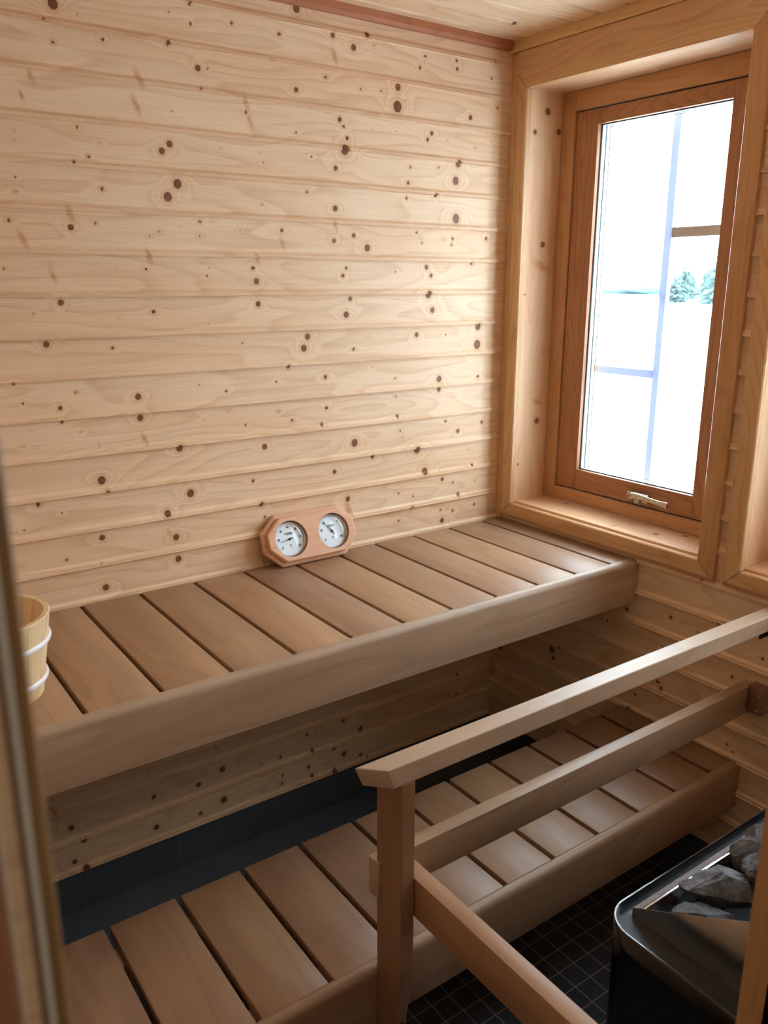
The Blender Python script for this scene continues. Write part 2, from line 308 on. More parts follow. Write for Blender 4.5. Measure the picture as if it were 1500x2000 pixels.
# ------------------------------------------------------------------ setting dimensions
P=.088; ZG=2.1375-24*.088          # groove lines at ZG+k*P
CEIL=2.20; XL=-1.95; YF=-1.56; WT=.10
ZP=.105                              # bottom edge of the panelling
KB=[(-1.27,2.088,0.0095,0),(-1.291,2.056,0.0038,0),(-1.224,2.077,0.0019,0),(-0.98,2.137,0.0036,0),(-1.029,2.113,0.0026,0),(-0.979,2.098,0.0037,0),(-0.879,2.115,0.0038,0),(-1.176,2.038,0.004,0),(-1.276,2.018,0.0039,0),(-1.035,2.052,0.0052,0),(-0.967,2.012,0.0064,0),(-0.943,2.014,0.0021,0),(-0.782,2.054,0.0028,0),(-0.759,2.111,0.0045,0),(-0.611,2.131,0.0058,0),(-0.551,2.113,0.0071,0),(-0.607,2.086,0.0088,1),(-0.633,2.036,0.0041,0),(-0.717,1.998,0.0057,0),(-0.711,2.172,0.0084,0),(-1.326,1.949,0.0067,1),(-1.348,1.912,0.0057,1),(-1.104,1.973,0.0092,1),(-1.114,1.92,0.0093,1),(-0.963,1.97,0.0032,0),(-0.852,1.954,0.0078,1),(-0.853,1.934,0.0039,0),(-0.843,1.915,0.0078,1),(-0.594,1.945,0.006,0),(-0.583,1.93,0.0042,0),(-0.572,1.904,0.0048,0),(-0.721,1.903,0.0029,0),(-1.033,1.917,0.0021,0),(-1.044,1.849,0.0069,0),(-1.063,1.833,0.0069,0),(-1.244,1.864,0.003,0),(-1.368,1.845,0.0019,0),(-1.372,1.829,0.0019,0),(-1.199,1.838,0.003,0),(-1.226,1.808,0.004,0),(-1.258,1.795,0.0035,0),(-0.58,1.876,0.0109,0),(-0.608,1.831,0.006,0),(-0.679,1.852,0.003,0),(-0.813,1.829,0.0029,0),(-0.821,1.849,0.0023,0),(-0.92,1.85,0.0022,0),(-0.926,1.84,0.0017,0),(-1.031,1.767,0.0092,0),(-1.056,1.738,0.0092,0),(-0.694,1.769,0.0036,0),(-0.82,1.734,0.0029,0),(-1.203,1.746,0.0041,0),(-1.378,1.758,0.0024,0),(-1.38,1.731,0.0034,0),(-1.276,1.693,0.0081,1),(-1.276,1.665,0.0061,0),(-1.399,1.674,0.0039,0),(-1.376,1.638,0.0089,1),(-1.224,1.675,0.0026,0),(-0.611,1.735,0.0067,0),(-0.612,1.693,0.0074,1),(-0.555,1.671,0.0056,0),(-0.616,1.656,0.0055,0),(-0.767,1.676,0.0047,0),(-0.767,1.646,0.0071,1),(-0.882,1.672,0.0023,0),(-0.982,1.688,0.0039,0),(-1.081,1.662,0.0032,0),(-0.983,1.656,0.0033,0),(-1.106,1.652,0.0027,0),(-1.03,1.676,0.0022,0),(-1.11,1.608,0.0081,1),(-1.118,1.581,0.0032,0),(-0.839,1.61,0.007,1),(-0.85,1.586,0.0047,0),(-0.842,1.555,0.007,0),(-0.579,1.589,0.0044,0),(-0.59,1.57,0.005,0),(-0.964,1.586,0.0017,0),(-0.972,1.567,0.0028,0),(-1.325,1.588,0.003,0),(-1.322,1.565,0.0071,1),(-1.228,1.591,0.0021,0),(-1.19,1.578,0.0021,0),(-1.227,1.527,0.0021,0),(-0.84,1.501,0.0065,0),(-1.312,1.51,0.0062,0),(-0.568,1.511,0.0057,0),(-1.419,1.579,0.002,0),(-0.513,2.146,0.0064,0),(-0.488,2.127,0.0021,0),(-0.487,2.117,0.0021,0),(-0.325,2.125,0.004,0),(-0.33,2.111,0.0022,0),(-0.343,2.095,0.004,0),(-0.219,2.129,0.0041,0),(-0.215,2.109,0.0046,0),(-0.081,2.142,0.0043,0),(-0.09,2.101,0.0033,0),(-0.414,2.04,0.008,0),(-0.389,2.01,0.0027,0),(-0.415,1.994,0.0124,0),(-0.529,2.022,0.0034,0),(-0.466,2.025,0.0035,0),(-0.164,1.994,0.0062,0),(-0.065,2.029,0.0039,0),(-0.438,1.952,0.0018,0),(-0.498,1.932,0.0018,0),(-0.421,1.934,0.0022,0),(-0.3,1.941,0.0055,0),(-0.314,1.924,0.0051,0),(-0.246,1.928,0.0019,0),(-0.152,1.939,0.0014,0),(-0.143,1.916,0.0029,0),(-0.086,1.94,0.0024,0),(-0.372,1.851,0.0036,0),(-0.275,1.857,0.0036,0),(-0.379,1.811,0.0048,0),(-0.205,1.872,0.0086,0),(-0.212,1.827,0.0099,0),(-0.284,1.785,0.0055,0),(-0.383,1.772,0.0042,0),(-0.208,1.727,0.0113,0),(-0.512,1.641,0.0082,0),(-0.347,1.685,0.0037,0),(-0.333,1.67,0.0025,0),(-0.328,1.658,0.0025,0),(-0.219,1.673,0.0044,0),(-0.221,1.656,0.0038,0),(-0.092,1.677,0.0052,0),(-0.312,1.594,0.0062,0),(-0.295,1.572,0.0056,0),(-0.145,1.606,0.0045,0),(-0.419,1.581,0.0024,0),(-0.304,1.52,0.0094,0),(-0.288,1.477,0.0076,0),(-0.581,1.47,0.0077,0),(-0.97,1.456,0.0021,0),(-0.113,1.426,0.0093,0),(-0.114,1.374,0.012,0),(-0.701,1.417,0.0075,0),(-0.713,1.388,0.0081,0),(-0.344,1.41,0.0063,0),(-0.513,1.41,0.003,0),(-0.236,1.407,0.0032,0),(-0.558,1.379,0.0042,0),(-0.887,1.407,0.0022,0),(-0.761,1.343,0.0051,0),(-0.649,1.31,0.0053,0),(-0.796,1.307,0.0028,0),(-0.259,1.28,0.0085,0),(-0.259,1.249,0.0065,0),(-0.108,1.278,0.0047,0),(-0.418,1.292,0.0031,0),(-0.498,1.326,0.0025,0),(-0.937,1.293,0.0033,0),(-1.005,1.314,0.0022,0),(-0.647,1.227,0.0048,0),(-0.416,1.241,0.0038,0),(-0.411,1.184,0.0051,0),(-0.934,1.244,0.0028,0),(-0.793,1.23,0.0035,0),(-0.753,1.203,0.0041,0),(-1.001,1.228,0.0022,0),(-0.889,1.204,0.0034,0),(-0.664,1.184,0.0048,0),(-0.558,1.122,0.0099,0),(-0.231,1.152,0.004,0),(-0.182,1.118,0.0061,0),(-0.086,1.136,0.0055,0),(-0.401,1.14,0.0038,0),(-0.393,1.12,0.0026,0),(-1.067,1.164,0.0081,0),(-0.837,1.142,0.0069,0),(-0.338,1.077,0.0098,0),(-0.498,1.076,0.0057,0),(-0.136,1.054,0.0027,0),(-1.108,1.487,0.0046,0),(-1.369,1.488,0.002,0),(-1.409,1.47,0.0019,0),(-1.191,1.476,0.0021,0),(-1.351,1.423,0.0066,0),(-1.209,1.409,0.0035,0),(-1.427,1.343,0.0033,0),(-1.412,1.3,0.0023,0),(-1.336,1.284,0.0048,0),(-1.335,1.253,0.0034,0),(-1.298,1.316,0.0031,0),(-1.159,1.296,0.0071,0),(-1.158,1.246,0.0072,0),(-1.407,1.241,0.002,0),(-1.296,1.227,0.0031,0),(-1.422,1.208,0.0027,0),(-1.259,1.193,0.0042,1),(-1.151,1.195,0.0073,1),(-1.26,1.11,0.0089,0),(-1.249,1.082,0.0043,0),(-1.404,1.074,0.0048,0),(-1.355,1.047,0.0024,0),(-1.438,1.02,0.0027,0),(-1.271,0.973,0.0065,0),(-1.356,0.934,0.0032,0),(-1.36,0.9,0.0025,0),(-1.28,0.911,0.0029,0),(-1.273,0.849,0.0073,0),(-1.107,0.956,0.0057,1),(-1.046,1.048,0.0092,0),(-1.109,1.006,0.008,0),(-1.091,0.942,0.0075,0),(-1.089,0.885,0.0076,0),(-0.874,1.056,0.0042,0),(-0.854,0.991,0.0061,0),(-0.844,0.954,0.0037,0),(-0.625,1.048,0.0058,0),(-0.308,1.009,0.0097,0),(-0.122,1.006,0.0043,0),(-0.239,0.975,0.0057,0),(-0.107,0.953,0.0029,0),(-0.197,0.959,0.0036,0),(-0.404,0.955,0.0034,0),(-0.35,0.937,0.0035,0),(-0.176,0.919,0.0058,0),(-0.582,0.964,0.0072,0),(-0.58,0.932,0.0118,1),(-0.357,0.904,0.0049,0),(-0.243,0.879,0.0036,0),(-0.194,0.869,0.0043,0),(-0.107,0.876,0.0044,0),(-0.237,0.844,0.0072,0),(-0.403,0.87,0.0041,0),(-0.854,0.875,0.0062,1),(-0.852,0.829,0.0062,1),(-1.2,0.246,0.0058,0),(-1.413,0.241,0.007,0),(-1.386,0.195,0.0071,0),(-1.414,0.143,0.0063,0),(-1.389,0.117,0.008,0),(-1.075,0.234,0.006,0),(-1.004,0.256,0.0078,0),(-1.207,0.315,0.0049,1),(-1.019,0.327,0.006,1),(-1.2,0.153,0.0075,0),(-1.075,0.144,0.0052,0),(-1.005,0.159,0.0088,0),(-0.824,0.229,0.0045,0),(-0.733,0.27,0.0046,0),(-0.607,0.275,0.0057,0),(-0.545,0.227,0.0077,0),(-0.719,0.214,0.0056,0),(-0.642,0.194,0.0067,0),(-0.606,0.162,0.0077,0),(-0.546,0.137,0.0059,0),(-0.731,0.162,0.0056,0),(-0.721,0.13,0.0056,0),(-0.644,0.118,0.0077,0),(-0.822,0.141,0.0046,0),(-0.885,0.141,0.0036,0),(-0.522,0.122,0.0039,0),(-0.159,0.3,0.0042,0),(-0.16,0.229,0.0042,0),(-1.446,0.335,0.0046,1),(-1.449,0.305,0.0077,1),(-1.419,0.108,0.0072,1),(-0.885,0.231,0.0036,0),(-0.819,0.166,0.0037,0)]
KW=[(-0.534,0.671,0.0056,0),(-0.674,0.694,0.0053,0),(-0.589,0.623,0.0024,0),(-0.659,0.603,0.0023,0),(-0.76,0.681,0.0037,0),(-0.812,0.724,0.0036,0),(-0.937,0.676,0.0042,0),(-0.866,0.599,0.0043,0),(-0.654,0.497,0.0055,0),(-0.665,0.482,0.0055,0),(-0.583,0.429,0.0049,0),(-0.571,0.381,0.0057,0),(-0.874,0.413,0.0037,0),(-0.893,0.4,0.0026,0),(-0.896,0.372,0.0029,0),(-0.913,0.281,0.0037,0),(-0.961,0.333,0.0025,0),(-0.754,0.825,0.0044,0)]

def groove_prof(z0,z1,first,last):
    """offset depth across one plank: z rising; square lower lip, soft chamfer at the top"""
    g=.0054
    if z1-z0<.02: return [(z0,0),(z1,0)]
    pts=[]
    pts += [(z0,0)] if first else [(z0,-g-.004),(z0+.0012,-g-.004),(z0+.0013,-g),(z0+.0080,-g),(z0+.0105,-.0032),(z0+.0132,-.0010),(z0+.0155,0)]
    top = z1 if last else z1-.0010
    n=max(2,int(round((top-z0-.002)/.004)))
    a=pts[-1][0]
    for i in range(1,n+1): pts.append((a+(top-a)*i/n,0))
    if not last: pts += [(z1-.0002,-.0007),(z1,-.0012),(z1,-g-.004)]
    return pts

def knot_fields(l,v,knots):
    kd=0.;kf=0.;kw=0.
    for (a,b,r,f) in knots:
        dx=(l-a); dz=(v-b)
        if abs(dx)>.16 or abs(dz)>.05: continue
        if f: d=math.hypot((dx+dz*.35)/(r*.75),dz/(r*1.9))
        else: d=math.hypot(dx,dz/1.12)/r
        q=max(0,1-d/2.5)
        if f: kf=max(kf,q)
        else: kd=max(kd,q)
        kw+= (0.0 if f else .8)*(r/.012)*math.exp(-(dx/ (r*3.2))**2-(dz/(r*2.0))**2)
    return (kd,kf,kw)

def plank_wall(mb, axis, const, sgn, l0, l1, z0, z1, knots, step=.007, holes=(), pitch=P, zg=ZG, horiz=False, sd=0):
    """planks running along `axis`; faces at const, grooves cut away from the room. holes = (l0,l1,z0,z1)"""
    k=math.floor((z0-zg)/pitch+1e-6); 
    while zg+k*pitch < z1-1e-6:
        a=max(z0,zg+k*pitch); b=min(z1,zg+(k+1)*pitch)
        segs=[(l0,l1)]
        cuts=sorted(set([a,b]+[h[i] for h in holes for i in (2,3) if a<h[i]<b]))
        for ci in range(len(cuts)-1):
            ca,cb=cuts[ci],cuts[ci+1]; mid=(ca+cb)/2
            segs=[(l0,l1)]
            for h in holes:
                if h[2]<mid<h[3]:
                    ns=[]
                    for s in segs:
                        if h[1]<=s[0] or h[0]>=s[1]: ns.append(s); continue
                        if h[0]>s[0]: ns.append((s[0],h[0]))
                        if h[1]<s[1]: ns.append((h[1],s[1]))
                    segs=ns
            prof=groove_prof(ca,cb,ci>0 or a==z0,ci<len(cuts)-2 or b==z1)
            for (s0,s1) in segs:
                near=[t for t in knots if a-.03<t[1]<b+.03 and s0-.05<t[0]<s1+.05]
                n=max(1,int(round((s1-s0)/step)))
                V=[];K=[];F=[]; m=len(prof)
                for i in range(n+1):
                    l=s0+(s1-s0)*i/n
                    for (z,d) in prof:
                        o=const+sgn*d
                        V.append({'x':(l,o,z),'y':(o,l,z)}[axis] if not horiz else (l,z,o))
                        K.append(knot_fields(l,z,near) if near else (0,0,0))
                for i in range(n):
                    for j in range(m-1): F.append((i*m+j,(i+1)*m+j,(i+1)*m+j+1,i*m+j+1))
                seed=((k*3.713+sd)%17, (k*7.31+sd)%23, (k*5.77+sd)%19)
                mb.add(V,F,axis=axis,seed=seed,kn=K)
        k+=1

def rand_knots(l0,l1,z0,z1,dens=26,avoid=()):
    out=[]
    n=int((l1-l0)*(z1-z0)*dens*3)
    for _ in range(n):
        l=random.uniform(l0,l1); z=random.uniform(z0,z1)
        if any(a<l<b and c<z<d for a,b,c,d in avoid): continue
        r=random.choice([.002,.0025,.003,.004,.005,.006,.009])
        out.append((l,z,r,1 if random.random()<.18 else 0))
    return out

# ------------------------------------------------------------------ walls, floor, ceiling
mb=MB()
kb=KB+rand_knots(XL,-1.46,ZP,CEIL,20)
plank_wall(mb,'x',0.0,-1,XL,0,ZP,CEIL,kb)            # face at y=0 ; grooves go to +y
for i in range(len(mb.v)):
    x,y,z=mb.v[i]; mb.v[i]=(x,-y,z)
mb.box((XL-.1,.013,ZP),(.12,.10,CEIL+.05),axis='x')
back=mb.build('wall_back',SPRUCE); tag(back,kind='structure')
mb=MB(); mb.box((XL-.1,-.006,-.05),(.12,.10,ZP-.0005)); sb=mb.build('baseboard_back',SOCLE); tag(sb,kind='structure')

W1=(-.0700,-.7450,.881,2.075); W2=(-.8640,-1.5390,.881,2.075)
holes=[(-.745-.01,-.07+.01,.871,2.085),(-1.539-.01,-.864+.01,.871,2.085)]
mb=MB()
kwk=KW+rand_knots(-.55,0,ZP,.72,22)+rand_knots(YF,-.98,ZP,.85,20)+rand_knots(-.9,-.6,.1,.3,12)
plank_wall(mb,'y',0.0,1,YF,0,ZP,CEIL,kwk,holes=holes,step=.009,sd=5.3)
def wallbox(mb,x0,x1,y0,y1,z0,z1,hs,axis='y'):
    ys=sorted(set([y0,y1]+[h[0] for h in hs]+[h[1] for h in hs])); 
    for a,b in zip(ys[:-1],ys[1:]):
        h=[h for h in hs if h[0]<(a+b)/2<h[1]]
        if not h: mb.box((x0,a,z0),(x1,b,z1),axis=axis)
        else:
            mb.box((x0,a,z0),(x1,b,h[0][2]),axis=axis); mb.box((x0,a,h[0][3]),(x1,b,z1),axis=axis)
wallbox(mb,.013,.20,YF-.1,.10,ZP,CEIL+.05,sorted([(h[0],h[1],h[2],h[3]) for h in holes]))
wr=mb.build('wall_right',SPRUCE); tag(wr,kind='structure')
mb=MB(); mb.box((-.006,YF,-.05),(.20,-.006,ZP-.0005),axis='y'); o=mb.build('baseboard_right',SOCLEY); tag(o,kind='structure')

mb=MB()
plank_wall(mb,'y',XL,-1,YF,0,ZP,CEIL,rand_knots(YF,0,ZP,CEIL,18),step=.03,sd=9.1)
mb.box((XL-.1,YF-.1,ZP),(XL-.013,0,CEIL+.05),axis='y')
o=mb.build('wall_left',SPRUCE); tag(o,kind='structure')
mb=MB(); mb.box((XL-.1,YF,-.05),(XL+.006,-.006,ZP-.0005)); o=mb.build('baseboard_left',SOCLEY); tag(o,kind='structure')

DX0,DX1,DH=-1.768,-1.100,2.02
mb=MB()
hd=[(DX0,DX1,-.1,DH)]
plank_wall(mb,'x',YF,1,XL,0,ZP,CEIL,rand_knots(XL,0,ZP,CEIL,18),step=.03,holes=hd,sd=2.7)
mb.v=[(x,YF-(y-YF)*-1,z) for x,y,z in mb.v]
mb.box((XL-.1,YF-WT,-.05),(DX0-.0,YF-.013,CEIL+.05)); mb.box((DX1,YF-WT,-.05),(.20,YF-.013,CEIL+.05)); mb.box((DX0,YF-WT,DH),(DX1,YF-.013,CEIL+.05))
o=mb.build('wall_front',SPRUCE); tag(o,kind='structure')

mb=MB()
ck=rand_knots(-1.3,0,-.5,0,30)+rand_knots(XL,0,YF,-.5,12)
plank_wall(mb,'x',CEIL,1,XL,0,YF,0,ck,step=.02,pitch=P,zg=-.062-20*P,horiz=True,sd=6.6)
mb.v=[(x,y,CEIL-(z-CEIL)) for x,y,z in mb.v]
mb.box((XL-.1,YF-.1,CEIL+.013),(.2,.1,CEIL+.06))
o=mb.build('ceiling',SPRUCE); tag(o,kind='structure')
mb=MB(); mb.box((XL-.1,YF-.1,-.05),(.2,.1,0)); o=mb.build('floor',FLOORT); tag(o,kind='structure')
mb=MB(); mb.box((XL+.001,-.47,0),(-.007,-.0065,.003)); o=mb.build('trim_4',FLOORS); tag(o,kind='structure')

# trims of the room
mb=MB(); mb.prism([(0.004,2.177),(-.012,2.177),(-.020,2.184),(-.022,2.200),(.004,2.200)],XL,-.022,axis='x'); o=mb.build('trim_1',REDTRIM); tag(o,kind='structure')
mb=MB(); mb.prism([(.004,2.1722),(-.0255,2.1722),(-.0275,2.176),(-.0275,2.200),(.004,2.200)],YF,-.0005,axis='y'); o=mb.build('trim_2',CROWN); tag(o,kind='structure')
mb=MB(); mb.prism([(.004,.004),(-.013,.004),(-.013,-.010),(-.008,-.0205),(.004,-.0205)],ZP,2.171,axis='z'); o=mb.build('trim_3',CROWN); tag(o,kind='structure')

# ------------------------------------------------------------------ windows
def casing_prof_pts(t=.020):
    # across (from inner edge outwards, 0..w) -> depth from wall
    return [(0,0),(0,t-.004),(.0015,t-.001),(.004,t),(.043,t),(.050,t-.004),(.050,0)]
def mitre_board(mb, ring, prof, a, b):
    """ring corners a->b of the inner rectangle; mitred ends. points (y,z); outward direction computed"""
def casing(y0,y1,z0,z1,parent,wd=.047,t=.020,clip=None):
    """four mitred boards around opening (y0>y1)"""
    inner=[(y0,z0),(y1,z0),(y1,z1),(y0,z1)]
    wl = wd
    outer=[(y0+wl,z0-wd),(y1-wd,z0-wd),(y1-wd,z1+wd),(y0+wl,z1+wd)]
    for i in range(4):
        j=(i+1)%4; mb=MB()
        A,B,Cc,D=inner[i],inner[j],outer[j],outer[i]
        g=.0011
        rows=[(0,0),(0,t-.003),(.06,t),(.80,t),(1.0,t-.006),(1.0,0)]
        V=[]
        for (s,d) in rows: 
            p=(A[0]+(D[0]-A[0])*s, A[1]+(D[1]-A[1])*s); V.append((-d,p[0],p[1]))
        for (s,d) in rows:
            p=(B[0]+(Cc[0]-B[0])*s, B[1]+(Cc[1]-B[1])*s); V.append((-d,p[0],p[1]))
        dirv=Vector((0,B[0]-A[0],B[1]-A[1])).normalized()*g
        if i==2:
            # wide head board: short mitres at both ends, upper edge under the ceiling trim
            poly=[(y0-.0005,z1+.0005),(y0+wd-.0006,z1+wd),(y0+wd-.0006,2.1712),(y1-wd+.0006,2.1712),(y1-wd+.0006,z1+wd),(y1+.0005,z1+.0005)]
            if clip is not None: poly=[(min(q[0],clip),q[1]) for q in poly]
            bm=bmesh.new(); fr=[bm.verts.new((-t,q[0],q[1])) for q in poly]; bk=[bm.verts.new((-.0002,q[0],q[1])) for q in poly]
            bm.faces.new(fr); bm.faces.new(bk[::-1])
            for k in range(6): bm.faces.new((fr[k],bk[k],bk[(k+1)%6],fr[(k+1)%6]))
            bmesh.ops.recalc_face_normals(bm,faces=bm.faces)
            bmesh.ops.bevel(bm,geom=bm.edges[:],offset=.001,segments=1,affect='EDGES')
            mb.bmadd(bm,axis='y'); mb.build('casing_board',PINE,parent); continue
        m=len(rows); V=[tuple(Vector(v)+dirv) for v in V[:m]]+[tuple(Vector(v)-dirv) for v in V[m:]]
        if clip is not None: V=[(v[0],min(v[1],clip),v[2]) for v in V]
        F=[(k,(k+1)%m,m+(k+1)%m,m+k) for k in range(m)]+[tuple(range(m)),tuple(range(m,2*m))[::-1]]
        mb.add(V,F,axis='y' if i in (0,2) else 'z')
        mb.build('casing_board',PINE2 if (i==1 and clip is not None) else PINE,parent)

def ring(mb,x0,x1,y0,y1,z0,z1,w,bevel=.0015,wb=None,wt=None):
    wb=wb or w; wt=wt or w
    mb.box((x0,y0-w,z0),(x1,y0,z1),axis='z',bevel=bevel); mb.box((x0,y1,z0),(x1,y1+w,z1),axis='z',bevel=bevel)
    mb.box((x0,y1+w,z0),(x1,y0-w,z0+wb),axis='y',bevel=bevel); mb.box((x0,y1+w,z1-wt),(x1,y0-w,z1),axis='y',bevel=bevel)

KREV=[(.070,2.024,.009,0),(.022,1.966,.0065,0),(.118,1.975,.0075,0),(.075,1.662,.008,0),(.010,1.519,.0035,0),(.083,1.193,.010,1),(.087,1.133,.009,0),(.012,1.002,.004,0),(.075,1.60,.016,1)]
KSIL=[(.109,-.190,.0055,0),(.030,-.441,.0085,1),(.060,-.561,.0075,0),(.110,-.620,.006,0)]
def faceted(mb,fix,const,a0,a1,b0,b1,knots,axis,seed):
    """fine grid face; a = depth x, b = long direction"""
    na=max(2,int((a1-a0)/.005)); nb=max(2,int((b1-b0)/.006)); V=[];K=[];F=[]
    for i in range(nb+1):
        for j in range(na+1):
            b=b0+(b1-b0)*i/nb; a=a0+(a1-a0)*j/na
            V.append((a,const,b) if fix=='y' else (a,b,const)); K.append(knot_fields(b,a,[(k[1],k[0],k[2],k[3]) for k in knots]))
    m=na+1
    for i in range(nb):
        for j in range(na): F.append((i*m+j,i*m+j+1,(i+1)*m+j+1,(i+1)*m+j))
    mb.add(V,F,axis=axis,seed=seed,kn=K)
def window(name,y0,y1,z0,z1,clip=None,bars=True):
    W=empty(name,(0,0,0),kind='structure')
    casing(y0,y1,z0,z1,W,clip=clip)
    t=.018; r=.006
    # lining boards, set back a few mm from the casing edge
    for (nm,lo,hi,ax) in (('lining_board',(.0005,y0+r-.002,z0-.012),(.185,y0+r+.016,z1+.012),'z'),('lining_board',(.0005,y1-r-.016,z0-.012),(.185,y1-r+.002,z1+.012),'z'),
                      ('lining_board',(.0005,y1-r+.002,z1+.003),(.185,y0+r-.002,z1+.020),'y')):
        mb=MB(); sd_=rng.uniform(0,40,3); mb.box(lo,hi,axis=ax,seed=sd_)
        if name=='window_1' and ax=='z' and abs(lo[1]-(y0+r-.002))<1e-6: faceted(mb,'y',lo[1]-.0003,.0006,.128,z0+.006,z1+.003,KREV,'z',sd_)
        mb.build(nm,REVEAL,W)
    mb=MB(); sd_=rng.uniform(0,40,3); mb.box((.0005,y1-r+.002,z0-.012),(.185,y0+r-.002,z0+.006),axis='y',bevel=.001,seed=sd_)
    if name=='window_1': faceted(mb,'z',z0+.0063,.0015,.128,y1-r+.002,y0+r-.002,KSIL,'y',sd_)
    mb.build('window_sill',REVEAL,W)
    # fixed frame, sash
    mb=MB(); ring(mb,.128,.185,y0+.002,y1-.002,z0+.008,z1+.001,.050,wb=.040,wt=.052); mb.build('window_frame',PINE2,W)
    S=MB(); ring(S,.132,.200,y0-.052,y1+.052,z0+.052,z1-.055,.079,wb=.062,wt=.040); sash=S.build('sash',SASHW,W)
    G=MB(); ring(G,.134,.137,y0-.049,y1+.049,z0+.049,z1-.052,.004); G.build('gasket',GASKET,W)
    iy0,iy1,iz0,iz1=y0-.131,y1+.131,z0+.114,z1-.095
    for k,xg in enumerate((.148,.166,.184)):
        g=MB(); g.box((xg,iy1-.004,iz0-.004),(xg+.003,iy0+.004,iz1+.004)); g.build('glass_pane',GLASS,W)
        if k<2:
            s=MB(); ring(s,xg+.0035,xg+.0175,iy0+.004,iy1-.004,iz0-.004,iz1+.004,.006,bevel=0); s.build('spacer',SPACER,W)
    s=MB()
    for xs in (.1462,.1642,.1822): ring(s,xs,xs+.0012,iy0+.002,iy1-.002,iz0-.002,iz1+.002,.0048,bevel=0)
    s.build('glazing_seal',GASKET,W)
    if bars:
        ym=(y0+y1)/2
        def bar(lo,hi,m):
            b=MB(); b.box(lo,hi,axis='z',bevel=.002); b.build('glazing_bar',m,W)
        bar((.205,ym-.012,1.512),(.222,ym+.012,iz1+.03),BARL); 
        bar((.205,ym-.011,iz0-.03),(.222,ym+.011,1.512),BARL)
        bar((.205,iy1-.03,1.672),(.222,ym-.012,1.698),BART); bar((.205,ym+.011,1.288),(.222,iy0+.03,1.310),BARL)  # half bars: the halves lost in glare are left out
    # handle
    h=empty('window_handle',(0,0,0),parent=W)
    yb=y0-.350; zb=z0+.078
    m=MB(); m.box((.119,yb-.062,zb-.013),(.1325,yb+.013,zb+.012),bevel=.002); m.build('handle_plate',METAL,h)
    m=MB(); bmx=bmesh.new(); bmesh.ops.create_cone(bmx,cap_ends=True,segments=24,radius1=.0095,radius2=.0085,depth=.018); bmesh.ops.rotate(bmx,verts=bmx.verts,matrix=Matrix.Rotation(math.radians(90),3,'Y')); bmesh.ops.translate(bmx,verts=bmx.verts,vec=(.113,yb-.034,zb-.006)); m.bmadd(bmx,smooth=True); m.build('handle_spindle',METAL,h)
    # lever: swept ellipse
    path=[((.1125,yb-.010,zb-.012),.011,.006),((.106,yb-.012,zb-.004),.0115,.006),((.100,yb-.022,zb+.006),.010,.006),((.096,yb-.040,zb+.0095),.0085,.006),((.094,yb-.065,zb+.0085),.0078,.0055),((.093,yb-.095,zb+.0065),.0072,.005),((.0925,yb-.120,zb+.0045),.0078,.005),((.0915,yb-.138,zb+.0045),.009,.0048),((.0915,yb-.147,zb+.0045),.0085,.0045)]
    m=MB(); V=[];F=[];n=14
    for i,(c,a,b) in enumerate(path):
        c=Vector(c); q=Vector(path[min(i+1,len(path)-1)][0])-Vector(path[max(i-1,0)][0]); q.normalize()
        u=q.cross(Vector((1,0,0))).normalized(); v=u.cross(q)
        for k in range(n):
            t_=2*math.pi*k/n; V.append(tuple(c+u*a*math.cos(t_)+v*b*math.sin(t_)))
    for i in range(len(path)-1):
        for k in range(n): F.append((i*n+k,i*n+(k+1)%n,(i+1)*n+(k+1)%n,(i+1)*n+k))
    F+= [tuple(range(n)),tuple(range((len(path)-1)*n,len(path)*n))]
    m.add(V,F,smooth=True); m.build('handle_lever',METAL,h)
    return W
window('window_1',*W1,clip=-.0215)
window('window_2',*W2)

# ------------------------------------------------------------------ door opening jambs
D=empty('door_1',(0,0,0),kind='structure')
y1,y0=YF-WT-.004,YF+.002
# left jamb with moulded casing seen from the washroom side
mb=MB(); mb.prism([(DX0,YF+.014),(DX0,-1.6600),(DX0-.0010,-1.6618),(DX0-.0042,-1.6618),(DX0-.0046,-1.6590),(DX0-.0300,-1.6590),(DX0-.0300,YF-.099),(DX0-.0120,YF+.014)],0,DH,axis='z'); mb.build('door_jamb',JAMBW,D)
mb=MB(); mb.prism([(DX0-.0047,-1.6591),(DX0-.0047,-1.6616),(DX0-.0056,-1.6626),(DX0-.0068,-1.6626),(DX0-.0077,-1.6616),(DX0-.0077,-1.6591)],0,DH,axis='z',smooth=True); mb.build('door_seal',SEAL,D)
mb=MB(); mb.prism([(DX0-.0136,-1.6591),(DX0-.0136,-1.6612),(DX0-.0143,-1.6618),(DX0-.0150,-1.6612),(DX0-.0150,-1.6591)],0,DH,axis='z',smooth=True); mb.build('door_seal',SEAL,D)
mb=MB(); mb.prism([(DX0-.0152,-1.6591),(DX0-.0152,-1.6640),(DX0-.0165,-1.6660),(DX0-.060,-1.6660),(DX0-.062,-1.6640),(DX0-.062,-1.6591)],0,DH,axis='z'); mb.build('door_casing',SASHW,D)
mb=MB(); mb.box((DX1,YF-WT-.075,0),(DX1+.02,YF+.014,DH),axis='z',bevel=.0015); mb.build('door_jamb',PINE2,D)
mb=MB(); mb.box((DX0,YF-WT-.012,DH-.02),(DX1,YF+.014,DH+.02),axis='x',bevel=.0015); mb.build('door_head',JAMBW,D)
mb=MB(); mb.box((DX0+.0005,YF-WT,0.0),(DX1-.0005,YF-.001,.018),axis='x',bevel=.003); mb.build('door_threshold',JAMBW,D)

